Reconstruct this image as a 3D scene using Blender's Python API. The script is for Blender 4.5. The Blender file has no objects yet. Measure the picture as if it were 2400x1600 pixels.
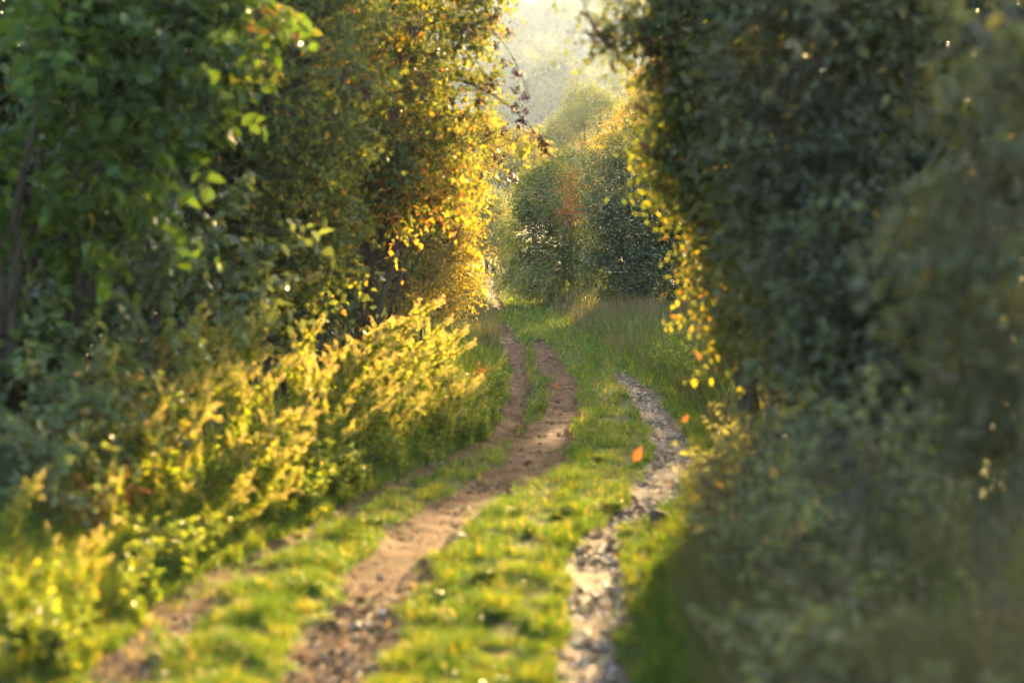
import bpy, math, random
import numpy as np
from mathutils import Vector
rng = np.random.default_rng(11)
random.seed(11)
scene = bpy.context.scene
col = scene.collection
rad = math.radians

# ------------------------------------------------------------------ camera
FPX, CAMZ = 5667.0, 2.6
PITCH = math.atan(345 / FPX)
cam_d = bpy.data.cameras.new('camera')
cam = bpy.data.objects.new('camera', cam_d); col.objects.link(cam)
cam.location = (0, 0, CAMZ)
cam.rotation_euler = (math.pi / 2 - PITCH, 0, 0)
cam_d.lens = 85; cam_d.sensor_width = 36
cam_d.clip_start = 0.1; cam_d.clip_end = 5000
cam_d.dof.use_dof = True
cam_d.dof.focus_distance = 47
cam_d.dof.aperture_fstop = 1.35
scene.camera = cam

# ------------------------------------------------------------------ light
SUN_AZ, SUN_EL = 11.5, 8.5            # degrees right of the view direction, above the horizon
world = bpy.data.worlds.new('World'); scene.world = world; world.use_nodes = True
wn = world.node_tree.nodes; wl = world.node_tree.links
bg = wn['Background']
sky = wn.new('ShaderNodeTexSky'); sky.sky_type = 'NISHITA'; sky.sun_disc = False
sky.sun_elevation = rad(SUN_EL); sky.sun_rotation = rad(SUN_AZ)
sky.air_density = 1.0; sky.dust_density = 2.0
wl.new(sky.outputs['Color'], bg.inputs['Color']); bg.inputs['Strength'].default_value = 0.125
sun_d = bpy.data.lights.new('sun', 'SUN'); sun_d.energy = 5.0; sun_d.angle = rad(0.6); sun_d.color = (1.0, 0.66, 0.28)
sun = bpy.data.objects.new('sun', sun_d); col.objects.link(sun)
sd = Vector((math.sin(rad(SUN_AZ)) * math.cos(rad(SUN_EL)), math.cos(rad(SUN_AZ)) * math.cos(rad(SUN_EL)), math.sin(rad(SUN_EL))))
sun.rotation_euler = sd.to_track_quat('Z', 'Y').to_euler()
sun.location = sd * 60
vs = scene.view_settings
vs.view_transform = 'Standard'; vs.look = 'None'; vs.gamma = 1.0; vs.use_curve_mapping = False
vs.exposure = 3.2
HAZE_DENSITY, HAZE_G = 0.000115, 0.66

cy = scene.cycles
cy.max_bounces = 4; cy.diffuse_bounces = 2; cy.glossy_bounces = 1; cy.transmission_bounces = 4
cy.volume_bounces = 0; cy.transparent_max_bounces = 4
cy.sample_clamp_indirect = 6.0; cy.sample_clamp_direct = 0.0
cy.use_adaptive_sampling = True; cy.adaptive_threshold = 0.04
cy.use_denoising = True
try:
    cy.denoiser = 'OPENIMAGEDENOISE'
except Exception:
    pass
cy.pixel_filter_type = 'BLACKMAN_HARRIS'; cy.filter_width = 1.05
cy.caustics_reflective = False; cy.caustics_refractive = False

# ------------------------------------------------------------------ helpers
def at(px, py, Y):
    """world point seen at photo pixel (2400 x 1600) when it stands Y metres ahead"""
    u, v = (px - 1200) / FPX, (800 - py) / FPX
    dy = math.cos(PITCH) + v * math.sin(PITCH); dz = -math.sin(PITCH) + v * math.cos(PITCH)
    s = Y / dy
    return np.array([u * s, Y, CAMZ + dz * s])

def on_plane(px, py):
    u, v = (px - 1200) / FPX, (800 - py) / FPX
    dy = math.cos(PITCH) + v * math.sin(PITCH); dz = -math.sin(PITCH) + v * math.cos(PITCH)
    s = -CAMZ / dz
    return u * s, dy * s

def sstep(a, b, x):
    t = np.clip((x - a) / (b - a), 0, 1); return t * t * (3 - 2 * t)

class Noise:
    def __init__(self, seed, n=7, spread=0.6):
        r = np.random.default_rng(seed)
        d = r.normal(size=(n, 3)); d /= np.linalg.norm(d, axis=1)[:, None]
        self.k = d * (1 + spread * r.uniform(-1, 1, n))[:, None]; self.p = r.uniform(0, 6.28, n); self.n = n
    def __call__(self, P, scale=1.0):
        return np.sin(np.asarray(P) @ (self.k * scale * 2.2).T + self.p).sum(1) / math.sqrt(self.n)

def unit(v):
    return v / np.maximum(np.linalg.norm(v, axis=-1, keepdims=True), 1e-9)

def np_mesh(name, V, faces, mats, tint=None, smooth=False, mat_index=None):
    """faces: list of int arrays (m,k)"""
    me = bpy.data.meshes.new(name)
    V = np.asarray(V, np.float32)
    faces = [np.asarray(f, np.int32) for f in faces if len(f)]
    tot = sum(len(f) for f in faces); loops = np.concatenate([f.ravel() for f in faces])
    cnt = np.concatenate([np.full(len(f), f.shape[1], np.int32) for f in faces])
    me.vertices.add(len(V)); me.vertices.foreach_set('co', V.ravel())
    me.loops.add(len(loops)); me.loops.foreach_set('vertex_index', loops)
    me.polygons.add(tot)
    me.polygons.foreach_set('loop_start', np.concatenate([[0], np.cumsum(cnt)[:-1]]).astype(np.int32))
    try:
        me.polygons.foreach_set('loop_total', cnt)
    except Exception:
        pass
    me.polygons.foreach_set('use_smooth', np.full(tot, smooth, dtype=bool))
    if mat_index is not None:
        me.polygons.foreach_set('material_index', np.asarray(mat_index, np.int32))
    if tint is not None:
        a = me.attributes.new('tint', 'FLOAT', 'FACE'); a.data.foreach_set('value', np.asarray(tint, np.float32))
    for m in (mats if isinstance(mats, (list, tuple)) else [mats]):
        me.materials.append(m)
    me.update(calc_edges=True); me.validate()
    return me

def link(name, me, parent=None, loc=(0, 0, 0)):
    o = bpy.data.objects.new(name, me); col.objects.link(o); o.location = loc
    if parent is not None: o.parent = parent
    return o

def thing(name, label, cat, loc=(0, 0, 0), group=None):
    o = bpy.data.objects.new(name, None); col.objects.link(o); o.location = loc
    o.empty_display_size = 0.2
    o['label'] = label; o['category'] = cat
    if group: o['group'] = group
    return o

def tag(o, label=None, cat=None, group=None, kind=None):
    if label: o['label'] = label
    if cat: o['category'] = cat
    if group: o['group'] = group
    if kind: o['kind'] = kind
    return o

def copy_tree(root, loc, rot, scale, label=None, group=None, parent=None):
    r = root.copy(); col.objects.link(r)
    r.location = loc; r.rotation_euler = rot; r.scale = scale
    if label: r['label'] = label
    if group: r['group'] = group
    for ch in root.children:
        c = ch.copy(); col.objects.link(c); c.parent = r
        for g in ch.children:
            d = g.copy(); col.objects.link(d); d.parent = c
    return r

# ------------------------------------------------------------------ materials
def leaf_material(name, stops, trans=(2.0, 1.75, 0.55), tmix=0.5, rough=0.5, spec=0.35):
    m = bpy.data.materials.new(name); m.use_nodes = True
    nt = m.node_tree; n = nt.nodes; l = nt.links
    bs = n['Principled BSDF']; out = n['Material Output']
    at_ = n.new('ShaderNodeAttribute'); at_.attribute_name = 'tint'
    rp = n.new('ShaderNodeValToRGB'); e = rp.color_ramp.elements
    while len(e) < len(stops): e.new(0.5)
    for el, (p, c) in zip(e, stops): el.position = p; el.color = (*c, 1)
    mu = rp
    l.new(at_.outputs['Fac'], rp.inputs['Fac'])
    l.new(rp.outputs['Color'], bs.inputs['Base Color'])
    bs.inputs['Roughness'].default_value = rough; bs.inputs['Specular IOR Level'].default_value = spec
    tv = n.new('ShaderNodeVectorMath'); tv.operation = 'MULTIPLY'; tv.inputs[1].default_value = trans
    l.new(rp.outputs['Color'], tv.inputs[0])
    tr = n.new('ShaderNodeBsdfTranslucent'); l.new(tv.outputs['Vector'], tr.inputs['Color'])
    mx = n.new('ShaderNodeMixShader'); mx.inputs['Fac'].default_value = tmix
    l.new(bs.outputs['BSDF'], mx.inputs[1]); l.new(tr.outputs['BSDF'], mx.inputs[2]); l.new(mx.outputs['Shader'], out.inputs['Surface'])
    return m

def solid_material(name, c1, c2, scale=8.0, rough=0.85, bump=0.3, spec=0.3, c3=None):
    m = bpy.data.materials.new(name); m.use_nodes = True
    nt = m.node_tree; n = nt.nodes; l = nt.links; bs = n['Principled BSDF']
    tc = n.new('ShaderNodeTexCoord')
    nz = n.new('ShaderNodeTexNoise'); nz.inputs['Scale'].default_value = scale; nz.inputs['Detail'].default_value = 4; nz.inputs['Roughness'].default_value = 0.65
    l.new(tc.outputs['Object'], nz.inputs['Vector'])
    rp = n.new('ShaderNodeValToRGB'); e = rp.color_ramp.elements
    e[0].position = 0.32; e[0].color = (*c1, 1); e[1].position = 0.68; e[1].color = (*c2, 1)
    if c3: x = e.new(0.5); x.color = (*c3, 1)
    l.new(nz.outputs['Fac'], rp.inputs['Fac']); l.new(rp.outputs['Color'], bs.inputs['Base Color'])
    bs.inputs['Roughness'].default_value = rough; bs.inputs['Specular IOR Level'].default_value = spec
    nb = n.new('ShaderNodeTexNoise'); nb.inputs['Scale'].default_value = scale * 6; nb.inputs['Detail'].default_value = 2
    l.new(tc.outputs['Object'], nb.inputs['Vector'])
    bp = n.new('ShaderNodeBump'); bp.inputs['Strength'].default_value = bump; bp.inputs['Distance'].default_value = 0.02
    l.new(nb.outputs['Fac'], bp.inputs['Height']); l.new(bp.outputs['Normal'], bs.inputs['Normal'])
    return m

M = {}
M['field_maple'] = leaf_material('maple_leaf', [(0, (.028, .052, .014)), (.45, (.052, .098, .015)), (.75, (.095, .150, .016)), (.92, (.20, .19, .02)), (1, (.30, .20, .03))], tmix=.40, spec=.32)
M['hawthorn'] = leaf_material('hawthorn_leaf', [(0, (.040, .060, .026)), (.50, (.070, .095, .028)), (.70, (.17, .18, .02)), (.88, (.30, .23, .02)), (1, (.36, .15, .04))], tmix=.5)
M['elder'] = leaf_material('elder_leaf', [(0, (.045, .065, .030)), (.46, (.075, .098, .030)), (.66, (.18, .17, .025)), (.85, (.32, .17, .04)), (1, (.30, .09, .06))], tmix=.5)
M['golden'] = leaf_material('golden_leaf', [(0, (.075, .085, .022)), (.4, (.17, .155, .028)), (.75, (.30, .23, .03)), (1, (.38, .21, .05))], tmix=.52)
M['greyhazel'] = leaf_material('hazel_leaf', [(0, (.045, .065, .036)), (.5, (.080, .110, .048)), (.85, (.12, .17, .04)), (1, (.30, .25, .03))], tmix=.38, rough=.42, spec=.5)
M['bramble'] = leaf_material('bramble_leaf', [(0, (.050, .066, .046)), (.5, (.080, .105, .060)), (.85, (.105, .15, .05)), (1, (.26, .15, .05))], tmix=.38, rough=.5, spec=.4)
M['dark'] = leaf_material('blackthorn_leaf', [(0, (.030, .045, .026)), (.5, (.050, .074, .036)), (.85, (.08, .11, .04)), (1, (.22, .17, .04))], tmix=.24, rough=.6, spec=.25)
M['olive'] = leaf_material('privet_leaf', [(0, (.045, .050, .032)), (.5, (.075, .084, .048)), (.85, (.11, .125, .05)), (1, (.24, .17, .05))], tmix=.35, rough=.55, spec=.3)
M['midgreen'] = leaf_material('willow_leaf', [(0, (.050, .075, .028)), (.45, (.095, .125, .032)), (.75, (.19, .195, .035)), (1, (.32, .22, .05))], tmix=.5)
M['hill'] = leaf_material('woodland_leaf', [(0, (.040, .060, .030)), (.5, (.065, .085, .032)), (1, (.12, .12, .03))], tmix=.4)
M['herb'] = leaf_material('herb_leaf', [(0, (.045, .085, .022)), (.5, (.10, .155, .025)), (.85, (.21, .235, .025)), (1, (.32, .26, .03))], tmix=.55)
M['plume'] = leaf_material('plume_floret', [(0, (.30, .23, .07)), (.5, (.46, .36, .13)), (1, (.58, .47, .22))], trans=(1.25, 1.2, .8), tmix=.5)
M['shadeherb'] = leaf_material('nettle_leaf', [(0, (.095, .10, .070)), (.5, (.135, .15, .09)), (.85, (.16, .19, .075)), (1, (.28, .19, .09))], tmix=.4)
M['grass'] = leaf_material('grass_blade', [(0, (.020, .050, .012)), (.45, (.042, .092, .016)), (.80, (.090, .130, .018)), (1, (.28, .21, .075))], trans=(2.35, 1.9, .32), tmix=.5, rough=.55)
M['tallgrass'] = leaf_material('dry_grass_blade', [(0, (.040, .058, .024)), (.45, (.072, .080, .034)), (.75, (.13, .105, .055)), (1, (.17, .105, .075))], trans=(1.6, 1.4, .7), tmix=.45, rough=.6)
M['rust'] = leaf_material('rust_leaf', [(0, (.14, .055, .022)), (1, (.32, .13, .035))], trans=(1.8, 1.3, .6), tmix=.45)
M['litter'] = leaf_material('fallen_leaf', [(0, (.07, .042, .024)), (1, (.20, .11, .045))], trans=(1.3, 1.0, .7), tmix=.3)
M['dryherb'] = leaf_material('dry_weed_leaf', [(0, (.11, .085, .055)), (1, (.24, .19, .12))], trans=(1.3, 1.1, .8), tmix=.4)
M['orange'] = leaf_material('orange_leaf', [(0, (.28, .11, .03)), (1, (.34, .15, .035))], trans=(1.1, .9, .6), tmix=.4)
M['bark'] = solid_material('bark', (.045, .035, .027), (.12, .10, .08), 18, .9, .6)
M['stem'] = solid_material('plant_stem', (.10, .085, .035), (.17, .13, .06), 25, .7, .1)
M['berry'] = solid_material('berry_skin', (.07, .010, .010), (.15, .028, .02), 60, .35, .05, .5)
M['berrydark'] = solid_material('dry_seed_skin', (.035, .014, .012), (.10, .032, .022), 60, .6, .1, .3)
M['soil'] = solid_material('soil', (.030, .036, .016), (.085, .068, .038), 5, .95, .5, .03, c3=(.045, .055, .02))
M['dirt'] = solid_material('track_dirt', (.055, .029, .016), (.165, .090, .047), 6, .95, 1.0, .02, c3=(.105, .057, .031))
M['stonydirt'] = solid_material('stony_dirt', (.045, .030, .021), (.125, .086, .060), 12, .9, .8, .1)
M['flint'] = solid_material('flint', (.25, .21, .185), (.54, .48, .43), 11, .5, .3, .5)
M['pebble'] = solid_material('pebble', (.13, .085, .058), (.30, .21, .15), 9, .6, .3, .5)

# ------------------------------------------------------------------ the three worn ruts (photo rows -> ground)
def rut_table(rows):
    a = []
    for y, xl, xr in rows:
        k = 2400 / 2352
        Xl, Y = on_plane(xl * k, y * k); Xr, _ = on_plane(xr * k, y * k)
        a.append((Y, Xl, Xr))
    a.sort(); return np.array(a)
RUT_A = rut_table([(1900, -260, -80), (1568, 190, 330), (1480, 290, 400), (1400, 370, 470), (1330, 455, 560), (1260, 600, 680), (1190, 735, 800), (1140, 830, 890),
                   (1090, 925, 985), (1040, 1045, 1120), (1000, 1125, 1190), (950, 1155, 1205), (900, 1172, 1216), (850, 1170, 1216), (800, 1152, 1206), (772, 1142, 1182), (742, 1138, 1160)])
RUT_B = rut_table([(1900, 330, 640), (1568, 630, 860), (1400, 755, 935), (1300, 825, 1005), (1200, 905, 1085), (1120, 1065, 1195), (1060, 1150, 1295), (1000, 1190, 1315),
                   (940, 1255, 1335), (880, 1265, 1325), (840, 1232, 1292), (805, 1222, 1277), (780, 1222, 1258)])
RUT_C = rut_table([(1900, 1255, 1430), (1568, 1278, 1425), (1450, 1290, 1422), (1350, 1308, 1432), (1280, 1318, 1432), (1230, 1345, 1425), (1200, 1385, 1440), (1168, 1422, 1510), (1140, 1440, 1545),
                   (1100, 1468, 1580), (1050, 1498, 1592), (1000, 1498, 1572), (950, 1478, 1540), (900, 1440, 1490), (870, 1415, 1440), (845, 1402, 1412)])
RUT_E = rut_table([(720, 1150, 1165), (700, 1125, 1155), (680, 1112, 1150), (660, 1105, 1146), (640, 1098, 1140), (625, 1085, 1130)])
RUTS = [RUT_A, RUT_B, RUT_C, RUT_E]
EDGE = Noise(5, 9)

def rut_in(r, x, y, soft=0.05):
    xl = np.interp(y, r[:, 0], r[:, 1]); xr = np.interp(y, r[:, 0], r[:, 2])
    P = np.stack([x * 3, y * 3, x * 0], -1).reshape(-1, 3)
    e = EDGE(P, 1.3).reshape(np.shape(x)) * 0.05 + EDGE(P * 2.7 + 5, 1.4).reshape(np.shape(x)) * 0.03
    d = np.minimum(x - xl, xr - x) + e
    ok = (y > r[0, 0]) & (y < r[-1, 0])
    return np.where(ok, d, -9.0)
def rut_any(x, y):
    return np.max([rut_in(r, x, y) for r in RUTS], axis=0)

LEFT_EDGE = np.array([[-60, -4.0], [8, -4.2], [10.5, -3.2]] + [[r[0], r[1]] for r in RUT_A[1:]] + [[60, -.85], [75, -1.4], [90, -3.0], [120, -8]])
RIGHT_EDGE = np.array([[-60, 2.6], [8, .75], [13, .75], [16, .92], [18, 1.12], [20, 1.42], [22, 1.75], [24, 1.98], [28, 2.08], [32, 1.98], [38, 1.6], [45, 1.15], [55, .7], [70, .0], [90, -1.2], [120, -6]])
def left_edge(y): return np.interp(y, LEFT_EDGE[:, 0], LEFT_EDGE[:, 1])
def right_edge(y): return np.interp(y, RIGHT_EDGE[:, 0], RIGHT_EDGE[:, 1])
UND = Noise(3, 8)

def height(x, y):
    x = np.asarray(x, float); y = np.asarray(y, float)
    sh = x.shape
    P = np.stack([x, y, 0 * x], -1).reshape(-1, 3)
    h = UND(P, .35).reshape(sh) * .025 + UND(P, .09).reshape(sh) * .05 * sstep(0, 30, abs(x))
    h += .50 * sstep(0.15, 1.9, left_edge(y) - x) + (.55 - .40 * sstep(30, 42, y)) * sstep(.1, 1.8, x - right_edge(y))
    h -= .05 * sstep(-.06, .10, rut_any(x, y))
    h += 38.5 * sstep(230, 640, y + .12 * x + 14 * np.sin(x / 71.0)) * (1 + .08 * np.sin(x / 63 + 1.2))
    return h

def axis_lines(a, b, fine0, fine1, fs, grow=1.18):
    v = [fine0]
    while v[-1] < fine1: v.append(v[-1] + fs)
    s = fs
    while v[-1] < b: s *= grow; v.append(v[-1] + s)
    s = fs; w = [fine0]
    while w[-1] > a: s *= grow; w.append(w[-1] - s)
    return np.array(sorted(set(w[1:] + v)))

def grid_mesh(X, Y, Z):
    ny, nx = X.shape
    V = np.stack([X, Y, Z], -1).reshape(-1, 3)
    i = np.arange(ny * nx).reshape(ny, nx)
    F = np.stack([i[:-1, :-1], i[:-1, 1:], i[1:, 1:], i[1:, :-1]], -1).reshape(-1, 4)
    return V, F

gx = axis_lines(-900, 900, -3.4, 3.2, .07); gy = axis_lines(-120, 1100, 10, 48, .12, 1.06)
GX, GY = np.meshgrid(gx, gy)
V, F = grid_mesh(GX, GY, height(GX, GY))
tag(link('ground', np_mesh('ground', V, [F], M['soil'], smooth=True)), kind='structure')

MICRO = Noise(17, 12, .9)
def rut_ribbon(name, r, mat, amp=.009):
    ys = np.arange(r[0, 0], r[-1, 0], .06)
    xl = np.interp(ys, r[:, 0], r[:, 1]); xr = np.interp(ys, r[:, 0], r[:, 2])
    t = np.linspace(-.18, 1.18, 22)
    X = xl[:, None] + (xr - xl)[:, None] * t[None]; Y = np.repeat(ys[:, None], len(t), 1)
    d = rut_in(r, X, Y)
    P = np.stack([X, Y, 0 * X], -1).reshape(-1, 3)
    Z = height(X, Y) + .014 + MICRO(P, 5).reshape(X.shape) * amp * .6 + MICRO(P + 9, 1.6).reshape(X.shape) * amp - .045 * sstep(.0, -.07, d)
    V, F = grid_mesh(X, Y, Z)
    o = link(name, np_mesh(name, V, [F], mat, smooth=True)); tag(o, kind='structure'); return o
tag(rut_ribbon('path_rut', RUT_A, M['dirt']), 'narrow worn dirt rut along the sunlit weedy verge')
tag(rut_ribbon('path_rut', RUT_B, M['dirt']), 'broad bare dirt rut winding down the middle of the track')
tag(rut_ribbon('path_rut', RUT_C, M['stonydirt'], .010), 'stony rut curving along the shaded verge')
tag(rut_ribbon('path_rut', RUT_E, M['dirt']), 'far end of the track where it bends behind the hedge')

# ------------------------------------------------------------------ leaf, twig and tube builders
def leaf_faces(P, D, N, L, W, fold=.18, curl=.18, hexa=True):
    S = unit(np.cross(D, N)); N = np.cross(S, D)
    L = L[:, None]; W = W[:, None]
    n = len(P)
    if hexa:
        v = np.stack([P, P + D * L * .34 + S * W * .5 + N * W * fold, P + D * L * .70 + S * W * .36 + N * (W * fold * .7 - L * curl * .4),
                      P + D * L - N * L * curl, P + D * L * .70 - S * W * .36 + N * (W * fold * .7 - L * curl * .4), P + D * L * .34 - S * W * .5 + N * W * fold], 1)
        b = np.arange(n)[:, None] * 6
        F = np.concatenate([b + np.array([[0, 1, 2, 3]]), b + np.array([[0, 3, 4, 5]])], 1).reshape(-1, 4)
        return v.reshape(-1, 3), F, 2
    v = np.stack([P, P + D * L * .45 + S * W * .5 + N * W * fold, P + D * L - N * L * curl, P + D * L * .45 - S * W * .5 + N * W * fold], 1)
    b = np.arange(n)[:, None] * 4
    F = np.concatenate([b + np.array([[0, 1, 2]]), b + np.array([[0, 2, 3]])], 1).reshape(-1, 3)
    return v.reshape(-1, 3), F, 2

def tube(path, radii, sides=5):
    path = np.asarray(path, float); n = len(path); radii = np.asarray(radii, float)
    T = unit(np.gradient(path, axis=0))
    ref = np.where(np.abs(T[:, 2:3]) > .9, np.array([[1., 0, 0]]), np.array([[0., 0, 1]]))
    A = unit(np.cross(T, ref)); B = np.cross(T, A)
    an = np.linspace(0, 2 * math.pi, sides, endpoint=False)
    V = path[:, None] + (A[:, None] * np.cos(an)[None, :, None] + B[:, None] * np.sin(an)[None, :, None]) * radii[:, None, None]
    i = np.arange(n * sides).reshape(n, sides); j = np.roll(i, -1, 1)
    F = np.stack([i[:-1], j[:-1], j[1:], i[1:]], -1).reshape(-1, 4)
    return V.reshape(-1, 3), F

def twigs(A, B, r):
    """many thin three-sided twigs from A to B"""
    T = unit(B - A); ref = np.where(np.abs(T[:, 2:3]) > .9, np.array([[1., 0, 0]]), np.array([[0., 0, 1]]))
    U = unit(np.cross(T, ref)); W = np.cross(T, U); n = len(A)
    vs_ = []
    for k in range(3):
        c, s = math.cos(k * 2.094), math.sin(k * 2.094)
        vs_.append(A + (U * c + W * s) * r[:, None])
    for k in range(3):
        c, s = math.cos(k * 2.094), math.sin(k * 2.094)
        vs_.append(B + (U * c + W * s) * r[:, None] * .4)
    V = np.stack(vs_, 1).reshape(-1, 3); b = np.arange(n)[:, None] * 6
    F = np.concatenate([b + np.array([[k, (k + 1) % 3, 3 + (k + 1) % 3, 3 + k]]) for k in range(3)], 1).reshape(-1, 4)
    return V, F

class Bag:
    def __init__(self): self.V = []; self.F = {3: [], 4: []}; self.n = 0; self.T = {3: [], 4: []}
    def add(self, V, F, tint=None):
        k = F.shape[1]; self.V.append(V); self.F[k].append(F + self.n); self.n += len(V)
        self.T[k].append(np.zeros(len(F)) if tint is None else tint)
    def mesh(self, name, mat, smooth=False):
        fs = [np.concatenate(self.F[k]) for k in (3, 4) if self.F[k]]
        ts = np.concatenate([np.concatenate(self.T[k]) for k in (3, 4) if self.F[k]])
        return np_mesh(name, np.concatenate(self.V), fs, mat, ts, smooth)

UPV = np.array([0, 0, 1.0])
def crown_leaves(lobes, leaf, lai, r, K=7, tw_len=.30, tint_bias=0, shell=.34, gap=.6, hexa=True, droop=.25, clump=1.0, cull=None, ragged=.22, aspect=.62, upn=.9, outn=.35, rn=.55):
    """sprays of leaves spread through the outer shell of uneven lobes; returns the leaf bag, twig arrays"""
    nz = Noise(r.integers(1e9), 9, .7); nt = Noise(r.integers(1e9), 8, .7); ncl = Noise(r.integers(1e9), 8, .5)
    Cs, Ds, Ls = [], [], []
    for li, (c, R) in enumerate(lobes):
        c = np.asarray(c); R = np.asarray(R)
        area = 2 * math.pi * (R[0] * R[2] + R[1] * R[2]) * .9
        n = int(lai * area / (leaf * leaf * aspect * .62) / K)
        d = unit(r.normal(size=(n, 3)))
        q = 1 - np.abs(r.normal(size=n)) * shell
        q = np.clip(q, .12, 1.0) * (1 + ragged * nz(d * 2.1 + c, 1.2) * .6)
        long = r.random(n) < .06
        q = np.where(long, q * r.uniform(1.0, 1.22, n), q)
        p = c + d * R * q[:, None]
        keep = nz(p * clump, 1.5) > -1.9 + gap * 1.7
        keep &= (ncl(p, 1.0) > .75 * (gap - .9)) | (q < .55)
        for lj, (c2, R2) in enumerate(lobes):
            if lj != li: keep &= np.linalg.norm((p - np.asarray(c2)) / np.asarray(R2), axis=1) > .62
        if cull is not None: keep &= cull(p)
        Cs.append(p[keep]); Ds.append(unit(d / R)[keep]); Ls.append(np.where(long, 1.5, 1.0)[keep])
    C = np.concatenate(Cs); O = np.concatenate(Ds); Lm = np.concatenate(Ls)
    gz = height(C[:, 0], C[:, 1]); k = C[:, 2] > gz + .10
    C, O, Lm = C[k], O[k], Lm[k]; n = len(C)
    axis = unit(O * .75 + UPV * .30 + r.normal(size=(n, 3)) * .45)
    ln = tw_len * r.uniform(.6, 1.3, n) * Lm
    base_t = np.clip(.42 + .27 * nt(C, .9) + .10 * nt(C, 3.0) + tint_bias, 0, 1)
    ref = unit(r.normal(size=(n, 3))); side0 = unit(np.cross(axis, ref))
    bag = Bag()
    for k in range(K):
        t = (k + r.uniform(.2, .9, n)) / K
        P = C + axis * (ln * t)[:, None] - UPV * (droop * ln * t * t)[:, None]
        sg = 1 if k % 2 else -1
        D = unit(axis * .45 + side0 * sg * .85 + r.normal(size=(n, 3)) * .38 - UPV * droop)
        N = unit(UPV * upn + O * outn + r.normal(size=(n, 3)) * rn)
        L = leaf * r.uniform(.6, 1.25, n); W = L * aspect * r.uniform(.8, 1.2, n)
        v, f, m = leaf_faces(P, D, N, L, W, hexa=hexa)
        ti = np.clip(base_t + r.normal(size=n) * .16 + (r.random(n) < .035) * .35, 0, 1)
        bag.add(v, f, np.repeat(ti, m))
    tip = C + axis * ln[:, None] - UPV * (droop * ln)[:, None]
    return bag, C, tip, O

def Yfar(lobes): return lobes[0][0][1] < 45

def shrub(name, label, lobes, species, leaf, lai, seed, base=None, stems=3, cat='shrub', group=None, trunk_r=.05, thick=.007, root=None, part_bias=None, **kw):
    hexa_tw = leaf < .1 and Yfar(lobes)
    r = np.random.default_rng(seed)
    c0 = np.mean([l[0] for l in lobes], axis=0)
    if base is None: base = (c0[0], c0[1])
    bz = float(height(base[0], base[1]))
    if root is None: root = thing(name, label, cat, (base[0], base[1], bz), group)
    off = np.array([base[0], base[1], bz])
    bag, C, tip, O = crown_leaves(lobes, leaf, lai, r, **kw)
    sb = Bag()
    cents = [np.asarray(l[0]) for l in lobes]
    for i, c in enumerate(cents):
        R = np.asarray(lobes[i][1])
        for s in range(stems if len(cents) < 4 else max(1, stems - 1)):
            tgt = c + r.uniform(-.5, .5, 3) * R
            st = off + np.array([r.uniform(-.25, .25), r.uniform(-.25, .25), -.12])
            t = np.linspace(0, 1, 9)[:, None]
            mid = (st + tgt) / 2 + np.array([r.uniform(-.25, .25), r.uniform(-.25, .25), .15 * (tgt[2] - st[2])])
            path = (1 - t) ** 2 * st + 2 * t * (1 - t) * mid + t * t * tgt
            path[1:-1] += r.normal(size=(7, 3)) * .035
            v, f = tube(path, np.linspace(trunk_r, trunk_r * .15, 9) * r.uniform(.7, 1.2) * min(1, float(R[0]) / .9), 6); sb.add(v, f)
    # branches reaching from the lobe centres to the sprays, then the twig of each spray
    Call = np.array(cents); j = np.argmin(np.linalg.norm(C[:, None] - Call[None], axis=2), 1)
    sel = np.arange(0, len(C), 7)
    a = Call[j[sel]] + (C[sel] - Call[j[sel]]) * r.uniform(0, .35, len(sel))[:, None]
    v, f = twigs(a, C[sel], np.full(len(sel), thick)); sb.add(v, f)
    if hexa_tw: v, f = twigs(C - (tip - C) * .6, tip, np.full(len(C), thick * .4)); sb.add(v, f)
    bag.V = [x - off for x in bag.V]; sb.V = [x - off for x in sb.V]
    link('crown', bag.mesh(name + '_crown', M[species]), root)
    link('trunk', sb.mesh(name + '_trunk', M['bark']), root)
    return root, C, tip, O, off

def lobe(px, py, Y, rpx, rpy, ry=None):
    c = at(px, py, Y); k = Y / FPX
    rx, rz = rpx * k, rpy * k
    return (c, (rx, ry if ry else (rx + rz) * .5, rz))

# ------------------------------------------------------------------ hedge on the sunlit side
G_L = 'shrubs of the hedge beside the sunlit verge'
shrub('field_maple', 'bright green leafy field maple filling the upper corner beside the sunlit weeds',
      [lobe(40, 120, 17, 330, 300), lobe(300, 190, 18, 260, 230), lobe(120, 420, 17.5, 300, 230), lobe(470, 60, 19, 200, 170), lobe(-180, 330, 17, 280, 420), lobe(150, -160, 18, 420, 200)],
      'field_maple', .13, 2.0, 101, gap=.82, base=(-3.8, 19.0), group=G_L, trunk_r=.06, aspect=.8)
shrub('hazel_shrub', 'grey green hazel with layered drooping branches under the bright maple',
      [lobe(200, 640, 18.5, 330, 150), lobe(480, 520, 19.5, 240, 150), lobe(90, 820, 18, 260, 160), lobe(520, 650, 20.5, 150, 140)],
      'greyhazel', .115, 1.8, 102, gap=.82, base=(-3.5, 20.0), group=G_L, aspect=.72, droop=.45)
shrub('bramble_bush', 'low shaded bramble bush with yellow tipped leaves behind the golden weeds',
      [lobe(130, 960, 17.5, 250, 120), lobe(330, 860, 19, 160, 110), lobe(30, 1130, 16, 160, 110)],
      'bramble', .085, 1.7, 103, base=(-3.4, 18.0), group=G_L, tint_bias=.06)
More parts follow.
